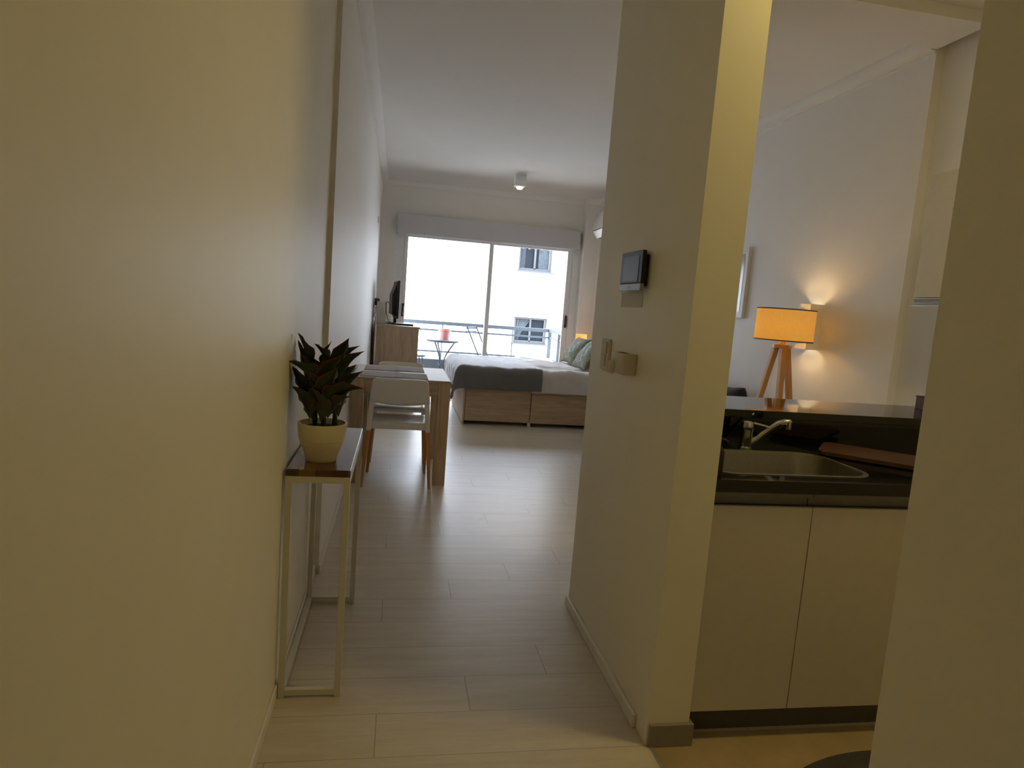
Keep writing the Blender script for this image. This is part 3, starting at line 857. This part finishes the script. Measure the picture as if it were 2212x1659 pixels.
bmesh.ops.transform(b.bm, matrix=m, verts=b.bm.verts)
o = b.build('cutting_board', M['boardwood']); tag(o, 'dark reddish brown cutting board lying on the black counter right of the sink', 'cutting board')
t = thing('soap_bottle', 'black soap bottle half hidden by the partition at the counter edge', 'bottle', (1.005, 1.82, CT))
MB().lathe([(0, 0), (.021, 0), (.022, .004), (.022, .072), (.016, .084), (.010, .088), (.010, .096), (0, .096)], (.974, 1.812, CT), 24).build('bottle', M['black'], t, smooth='auto')
b = MB(); b.cyl((.974, 1.812, CT + .094), (.974, 1.812, CT + .112), .008); b.tube([(.974, 1.812, CT + .110), (.99, 1.80, CT + .110), (.998, 1.795, CT + .104)], .004, 8)
b.build('pump', M['black'], t, smooth='auto')
b = MB(); b.box(2.36, 2.46, 2.50, 2.62, .980, 1.033, .002)
t = thing('wooden_box', 'small dark brown wooden box on the bar end by the near wall', 'box', (2.41, 2.56, .98))
b.build('body', M['darkwood'], t)
MB().box(2.358, 2.462, 2.498, 2.622, 1.033, 1.040, .001).build('lid', M['boardwood'], t)
# wall cabinet on the right wall of the kitchen
t = thing('wall_cabinet', 'pale wall cupboard with a metal grip rail on the right kitchen wall', 'cabinet', (2.6, 2.3, 1.45))
MB().box(2.452, XK, 1.30, 2.805, 1.492, 2.066).build('carcass', M['cab'], t)
for y0, y1 in ((1.302, 1.80), (1.803, 2.301), (2.304, 2.803)):
    MB().box(2.430, 2.451, y0, y1, 1.493, 2.066, .001).build('door', M['cab'], t)
gp = [(2.428, 1.453), (2.455, 1.453), (2.455, 1.489), (2.428, 1.489), (2.428, 1.486), (2.442, 1.480), (2.446, 1.471), (2.442, 1.462), (2.428, 1.457)]
MB().prism(gp, 'y', 1.30, 2.812).build('grip_rail', M['alu'], t)
# round rug
b = MB(); b.lathe([(0, .010), (.60, .010), (.615, .014), (.65, .016), (.668, .010), (.672, .001), (0, .001)], (1.53, 1.00, 0), 96)
o = b.build('round_rug', M['rug'], None, smooth='auto'); tag(o, 'round dark grey rug on the kitchen floor, mostly behind the near wall', 'rug')

# ------------------------------------------------------------------ living room, right side
LX, LY = 2.435, 3.85
t = thing('floor_lamp', 'glowing orange drum shade lamp on three honey wood legs beyond the bar', 'lamp', (LX, LY, 0))
b = MB(); b.lathe([(.178, 1.222), (.178, 1.418)], (LX, LY, 0), 72); b.build('lamp_shade', M['shade'], t, smooth=True)
for z in (1.2215, 1.4185):
    MB().lathe([(.1765, z - .0035), (.180, z - .0035), (.180, z + .0035), (.1765, z + .0035)], (LX, LY, 0), 72, close=True).build('shade_trim', M['trimbrown'], t, smooth='auto')
b = MB(); b.cyl((LX, LY, 1.172), (LX, LY, 1.195), .058, seg=40); b.cyl((LX, LY, 1.195), (LX, LY, 1.235), .016)
b.build('hub', M['lampwood'], t, smooth='auto')
for k in range(3):
    b = MB(); b.cyl((LX, LY, 1.26), (LX + 0.177 * math.cos(k * 2.094), LY + 0.177 * math.sin(k * 2.094), 1.26), .002, seg=6)
    b.build('shade_spoke', M['blackmetal'], t)
for k, a in enumerate((128, 248, 8)):
    a = math.radians(a)
    b = MB(); p0 = Vector((LX + .27 * math.cos(a), LY + .27 * math.sin(a), 0)); p1 = Vector((LX + .040 * math.cos(a), LY + .040 * math.sin(a), 1.172))
    r0, r1 = .014, .017
    b.hexa([(p0.x - r0, p0.y - r0, 0), (p0.x + r0, p0.y - r0, 0), (p0.x + r0, p0.y + r0, 0), (p0.x - r0, p0.y + r0, 0),
            (p1.x - r1, p1.y - r1, 1.172), (p1.x + r1, p1.y - r1, 1.172), (p1.x + r1, p1.y + r1, 1.172), (p1.x - r1, p1.y + r1, 1.172)], .002)
    b.build('leg', M['lampwood'], t)
MB().sphere((LX, LY, 1.30), .03).build('bulb', emit('lamp_bulb', (1, .53, .085), 62), t, smooth=True)
wire([(LX, LY, 1.175), (LX - .004, LY - .01, .9), (LX + .006, LY, .4), (LX + .03, LY + .06, .01), (LX + .22, LY + .2, .006)], .0022, 6).build('cord', M['silver'], t, smooth=True)

t = thing('wall_sconce', 'white box wall light throwing beams up and down the right wall', 'wall light', (2.66, 3.94, 1.17))
q0, q1, z0, z1 = 3.872, 3.995, 1.172, 1.468
b = MB()
b.box(2.615, 2.623, q0, q1, z0, z1); b.box(2.623, XR, q0, q0 + .008, z0, z1); b.box(2.623, XR, q1 - .008, q1, z0, z1)
b.build('housing', M['wall'], t)
MB().box(2.623, XR - .001, q0 + .008, q1 - .008, z0 + .048, z1 - .048).build('inner_block', M['whiteplastic'], t)

t = thing('picture_frame', 'white framed picture hanging on the right wall beyond the partition', 'picture', (2.69, 5.25, 1.35))
y0, y1, z0, z1 = 4.85, 5.70, 1.355, 1.915
b = MB(); w = .032
b.box(2.683, XR, y0, y1, z0, z0 + w, .002); b.box(2.683, XR, y0, y1, z1 - w, z1, .002); b.box(2.683, XR, y0, y0 + w, z0 + w, z1 - w, .002); b.box(2.683, XR, y1 - w, y1, z0 + w, z1 - w, .002)
b.build('frame', M['white'], t)
MB().box(2.695, 2.702, y0 + w, y1 - w, z0 + w, z1 - w).build('mat', M['white'], t)
MB().box(2.693, 2.6951, y0 + .07, y1 - .07, z0 + .05, z1 - .05).build('print', M['window_reflection'], t)  # panel coloured as if its glass mirrored the window

t = thing('sofa', 'black fabric sofa along the right wall behind the bar', 'sofa', (2.25, 5.2, 0))
MB().box(1.82, 2.62, 4.45, 5.95, .12, .30, .03).build('base', M['blackfab'], t, smooth='auto')
for y in (4.60, 5.205):
    MB().box(1.80, 2.46, y, y + .595, .30, .44, .05).build('seat_cushion', M['blackfab'], t, smooth='auto')
def bc(y0, y1):
    def face(sg):
        def f(u, v):
            a, c = 2 * u - 1, 2 * v - 1
            th = .10 * max(0, 1 - abs(a) ** 3) ** .5 * max(0, 1 - abs(c) ** 3) ** .5
            z = .42 + .40 * v + .012 * math.sin(a * 5) * v
            return (2.555 + .02 * v - sg * th, (y0 + y1) / 2 + a * (y1 - y0) / 2, z)
        return f
    b = MB(); b.grid(face(1), 20, 16); b.grid(face(-1), 20, 16)
    b.build('back_cushion', M['blackfab'], t, smooth=True, weld=True)
bc(4.47, 5.20); bc(5.21, 5.93)
MB().box(2.58, 2.69, 4.45, 5.95, .12, .70, .03).build('backrest', M['blackfab'], t, smooth='auto')
for y in (4.45, 5.80):
    MB().box(1.82, 2.60, y, y + .15, .12, .58, .035).build('armrest', M['blackfab'], t, smooth='auto')
for x in (1.88, 2.58):
    for y in (4.52, 5.86):
        MB().cyl((x, y, 0), (x, y, .12), .02, .025, 12).build('leg', M['darkwood'], t)

# ------------------------------------------------------------------ balcony and beyond
struct('floor_balcony', MB().box(-1.2, 3.2, 9.4, 10.5, -.12, -.01), M['slab'])
struct('trim_5', MB().box(-1.2, 2.5, 10.36, 10.46, -.12, .392), M['curb'])
t = thing('balcony_railing', 'grey metal railing around the balcony outside the window', 'railing', (1.0, 10.4, .392))
RX = 2.43
b = MB(); b.box(-1.2, RX + .03, 10.385, 10.435, .938, .994, .003); b.box(RX - .02, RX + .03, 9.42, 10.385, .938, .994, .003)
b.build('top_rail', M['rail'], t)
for z in (.852, .515):
    b = MB(); b.box(-1.2, RX, 10.396, 10.420, z - .013, z + .013); b.box(RX - .006, RX + .018, 9.42, 10.40, z - .013, z + .013)
    b.build('rail', M['rail'], t)
for x, y, zz in ((RX + .005, 10.41, .392), (RX + .005, 9.75, -.01), (-1.0, 10.41, .392)):
    MB().box(x - .028, x + .028, y - .02, y + .02, zz, .945).build('post', M['rail'], t)
for x in (.69, 1.82):
    MB().cyl((x, 10.41, .39), (x, 10.41, .95), .009, seg=10).build('baluster', M['rail'], t)
TBX, TBY = .675, 10.03
t = thing('bistro_table', 'round metal bistro table with curved legs on the balcony', 'table', (TBX, TBY, -.01))
MB().lathe([(0, .704), (.235, .704), (.248, .707), (.25, .714), (.248, .734), (.240, .738), (0, .738)], (TBX, TBY, -.01), 48).build('table_top', M['blackmetal'], t, smooth='auto')
for k in range(3):
    a = math.radians(-10 + k * 120)
    pts = []
    for r, z in ((.20, .722), (.17, .68), (.12, .60), (.072, .52), (.045, .44), (.035, .36), (.05, .26), (.11, .14), (.19, .04), (.22, 0)):
        pts.append((TBX + r * math.cos(a), TBY + r * math.sin(a), z - .01))
    MB().tube(pts, .011, 8).build('leg', M['blackmetal'], t, smooth=True)
MB().lathe([(.036, .345), (.046, .345), (.046, .375), (.036, .375)], (TBX, TBY, -.01), 24, close=True).build('ring', M['blackmetal'], t, smooth='auto')
t = thing('flower_pot', 'coral red plastic flower pot on the round balcony table', 'flower pot', (.70, 10.03, .728))
MB().lathe([(0, 0), (.072, 0), (.088, .135), (.097, .138), (.099, .168), (.092, .168), (.088, .15), (0, .148)], (.70, 10.03, .728), 40).build('pot', M['terracotta'], t, smooth='auto')
MB().lathe([(0, .154), (.05, .156), (.0885, .151)], (.70, 10.03, .728), 24).build('soil', M['soil'], t, smooth=True)
b = MB(); b.tube([(.70, 10.03, .87), (.698, 10.03, .93), (.702, 10.03, .965)], .005, 6); b.tube([(.70, 10.03, .87), (.73, 10.03, .90)], .004, 6)
b.build('dry_stem', M['silver'], t)
t = thing('bistro_chair', 'dark metal folding chair on the balcony behind the middle window frame', 'chair', (1.35, 9.98, -.01), math.radians(62))
b = MB(); b.box(-.20, .20, -.20, .18, .445, .462, .004); b.build('seat', M['blackmetal'], t, local=True)
for z in (.865, .93):
    MB().box(-.20, .20, .255, .270, z, z + .036, .004).build('back_slat', M['blackmetal'], t, local=True)
for x in (-.19, .19):
    MB().tube([(x, -.22, 0), (x, 0, .45), (x, .262, .965)], .010, 8).build('back_post', M['blackmetal'], t, local=True)
    MB().tube([(x * .9, .24, 0), (x * .9, -.17, .45)], .010, 8).build('leg', M['blackmetal'], t, local=True)
t = thing('balcony_stool', 'round topped dark metal stool on the balcony beside the dresser', 'stool', (.285, 10.05, -.01))
MB().lathe([(0, .462), (.14, .462), (.15, .468), (.15, .484), (.14, .49), (0, .49)], (.285, 10.05, -.01), 32).build('seat', M['blackmetal'], t, smooth='auto')
for k in range(4):
    a = PI / 4 + k * PI / 2 + .25
    MB().cyl((.285 + .155 * math.cos(a), 10.05 + .155 * math.sin(a), -.01), (.285 + .11 * math.cos(a), 10.05 + .11 * math.sin(a), .455), .010, seg=10).build('leg', M['blackmetal'], t, smooth='auto')
t = thing('storage_box', 'low white plastic box on the balcony beyond the bed', 'box', (2.08, 9.95, -.01))
MB().prism([(1.86, -.01), (2.32, -.01), (2.33, .515), (1.85, .555)], 'y', 9.80, 10.22, .01).build('body', M['whiteplastic'], t)
MB().hexa([(1.83, 9.78, .558), (2.35, 9.78, .518), (2.35, 10.25, .518), (1.83, 10.25, .558), (1.83, 9.78, .583), (2.35, 9.78, .543), (2.35, 10.25, .543), (1.83, 10.25, .583)], .005).build('lid', M['whiteplastic'], t)

BY = 25.0
t = thing('apartment_building', 'white apartment building with two curtained windows across the street', 'building', (5, BY, -6))
b = MB(); bm = b.bm
wins = [(4.40, 5.70, 2.74, 4.05), (4.41, 5.71, -.05, .95)]
xs = sorted({3.56, 4.40, 5.70, 4.41, 5.71, 12.0}); 
# facade as slabs around the openings
b.box(3.56, 4.40, BY, BY + .35, -6, 9); b.box(5.71, 12, BY, BY + .35, -6, 9)
b.box(4.40, 5.71, BY, BY + .35, -6, -.05); b.box(4.40, 5.71, BY, BY + .35, .95, 2.74); b.box(4.40, 5.71, BY, BY + .35, 4.05, 9)
b.box(3.56, 12, BY + 1.3, BY + 6, -6, 9)
b.build('facade', M['facade'], t)
MB().box(-9, 3.54, BY + 1.1, BY + 6, -6, 9).build('side_wing', M['facade'], t)
MB().box(3.50, 3.57, BY + .3, BY + .40, -6, 9).build('downpipe', M['greyedge'], t)
MB().box(4.15, 5.93, BY - .06, BY, .98, 1.46).build('shutter_box', M['facade'], t)
for i, (x0, x1, z0, z1) in enumerate(wins):
    b = MB(); w = .07; y0, y1 = BY + .12, BY + .18
    b.box(x0, x0 + w, y0, y1, z0, z1); b.box(x1 - w, x1, y0, y1, z0, z1); b.box(x0 + w, x1 - w, y0, y1, z0, z0 + w + .03); b.box(x0 + w, x1 - w, y0, y1, z1 - w, z1)
    xm = (x0 + x1) / 2; b.box(xm - .035, xm + .035, y0, y1, z0 + w, z1 - w)
    wf = b.build('window', M['bframe'], t)
    MB().box(x0 + w, x1 - w, BY + .30, BY + .32, z0 + w, z1 - w).build('pane', M['bglass'], wf)
    MB().box(x0 - .08, x1 + .08, BY - .07, BY + .12, z0 - .06, z0).build('sill', M['bframe'], wf)
    for side in (0, 1):
        if i == 1 and side: continue
        c0, c1 = ((x0 + w, x0 + w + (.22 if i == 0 else .62)), (x1 - w - .42, x1 - w - .04))[side]
        def fc(u, v, c0=c0, c1=c1, z0=z0, z1=z1, i=i):
            tw = (1 if i == 0 else (.25 + .75 * v ** 1.5))
            return (c0 + (c1 - c0) * u * tw + (0), BY + .25 + .02 * math.sin(u * 30), z0 + .08 + (z1 - z0 - .16) * v)
        b = MB(); b.grid(fc, 40, 12); b.build('curtain', M['curtain'], wf, smooth=True)
    if i == 0:
        b = MB()
        for k in range(5): b.box(x0 + .12 + k * .25, x0 + .19 + k * .25, BY + .19, BY + .23, 3.55, 3.62)
        b.build('hanging_clips', M['bframe'], wf)
b = MB(); b.tube([(3.95, BY - .03, -6), (3.95, BY - .03, 9)], .012, 6); b.tube([(4.02, BY - .03, -6), (4.02, BY - .03, .8)], .012, 6)
o = b.build('conduit', M['greyedge'], t)

# ------------------------------------------------------------------ camera
cam = bpy.data.cameras.new('camera'); co = bpy.data.objects.new('camera', cam); COL.objects.link(co)
F, IW = 1411.8, 2212.0
cam.sensor_fit = 'HORIZONTAL'; cam.sensor_width = 36; cam.lens = 36 * F / IW
cam.clip_start = .02; cam.clip_end = 200
yaw, pitch, roll = (math.radians(v) for v in (10.198, -6.6805, 4.3858))
fwd = Vector((math.sin(yaw) * math.cos(pitch), math.cos(yaw) * math.cos(pitch), math.sin(pitch)))
rt = Vector((math.cos(yaw), -math.sin(yaw), 0)); up = rt.cross(fwd)
r2 = rt * math.cos(roll) + up * math.sin(roll); u2 = -rt * math.sin(roll) + up * math.cos(roll)
mw = Matrix((( r2.x, u2.x, -fwd.x, 0), (r2.y, u2.y, -fwd.y, 0), (r2.z, u2.z, -fwd.z, 1.3), (0, 0, 0, 1)))
co.matrix_world = mw
SC.camera = co

# ------------------------------------------------------------------ light
W = bpy.data.worlds.new('overcast_sky'); SC.world = W; W.use_nodes = True
nt = W.node_tree; bg = nt.nodes['Background']
tc = nt.nodes.new('ShaderNodeTexCoord'); sp = nt.nodes.new('ShaderNodeSeparateXYZ'); cr = nt.nodes.new('ShaderNodeValToRGB')
nt.links.new(tc.outputs['Generated'], sp.inputs[0]); nt.links.new(sp.outputs[2], cr.inputs[0])
e = cr.color_ramp.elements
e[0].position = 0; e[0].color = (.40, .42, .45, 1); e[1].position = .12; e[1].color = (.82, .95, 1.17, 1)
nt.links.new(cr.outputs[0], bg.inputs[0]); bg.inputs[1].default_value = 16.5

def light(kind, name, loc, energy, color, **k):
    l = bpy.data.lights.new(name, kind); l.energy = energy; l.color = color
    o = bpy.data.objects.new(name, l); COL.objects.link(o); o.location = loc
    for a, v in k.items(): setattr(l, a, v)
    return o
light('AREA', 'kitchen_ceiling_light', (1.38, 1.53, 2.80), 11.5, (1, .76, .25), shape='DISK', size=.26)
for nm, z, rx, en in (('sconce_beam_up', 1.436, PI, 2.6), ('sconce_beam_down', 1.200, 0, 1.5)):
    o = light('SPOT', nm, (2.664, 3.934, z), en, (1, .74, .40), shadow_soft_size=.010, spot_size=math.radians(150), spot_blend=.75)
    o.rotation_euler = (rx, 0, 0)
o = light('SPOT', 'ceiling_spot_beam', (1.335, 7.92, 2.69), 6, (1, .85, .6), shadow_soft_size=.03, spot_size=math.radians(70), spot_blend=.6)
p = light('AREA', 'window_portal', (1.2, 9.42, 1.15), 1, (1, 1, 1), shape='RECTANGLE', size=2.5, size_y=2.3)
p.rotation_euler = (-PI / 2, 0, 0)
p.data.cycles.is_portal = True

vs = SC.view_settings
SC.display_settings.display_device = 'sRGB'
vs.view_transform = 'Standard'; vs.look = 'None'; vs.exposure = 0; vs.gamma = 1; vs.use_curve_mapping = False
cy = SC.cycles
cy.use_denoising = True
try: cy.denoiser = 'OPENIMAGEDENOISE'
except Exception: pass
cy.max_bounces = 10; cy.diffuse_bounces = 6; cy.glossy_bounces = 5; cy.transmission_bounces = 6; cy.transparent_max_bounces = 8
cy.sample_clamp_indirect = 4; cy.sample_clamp_direct = 5; cy.caustics_reflective = False; cy.caustics_refractive = False
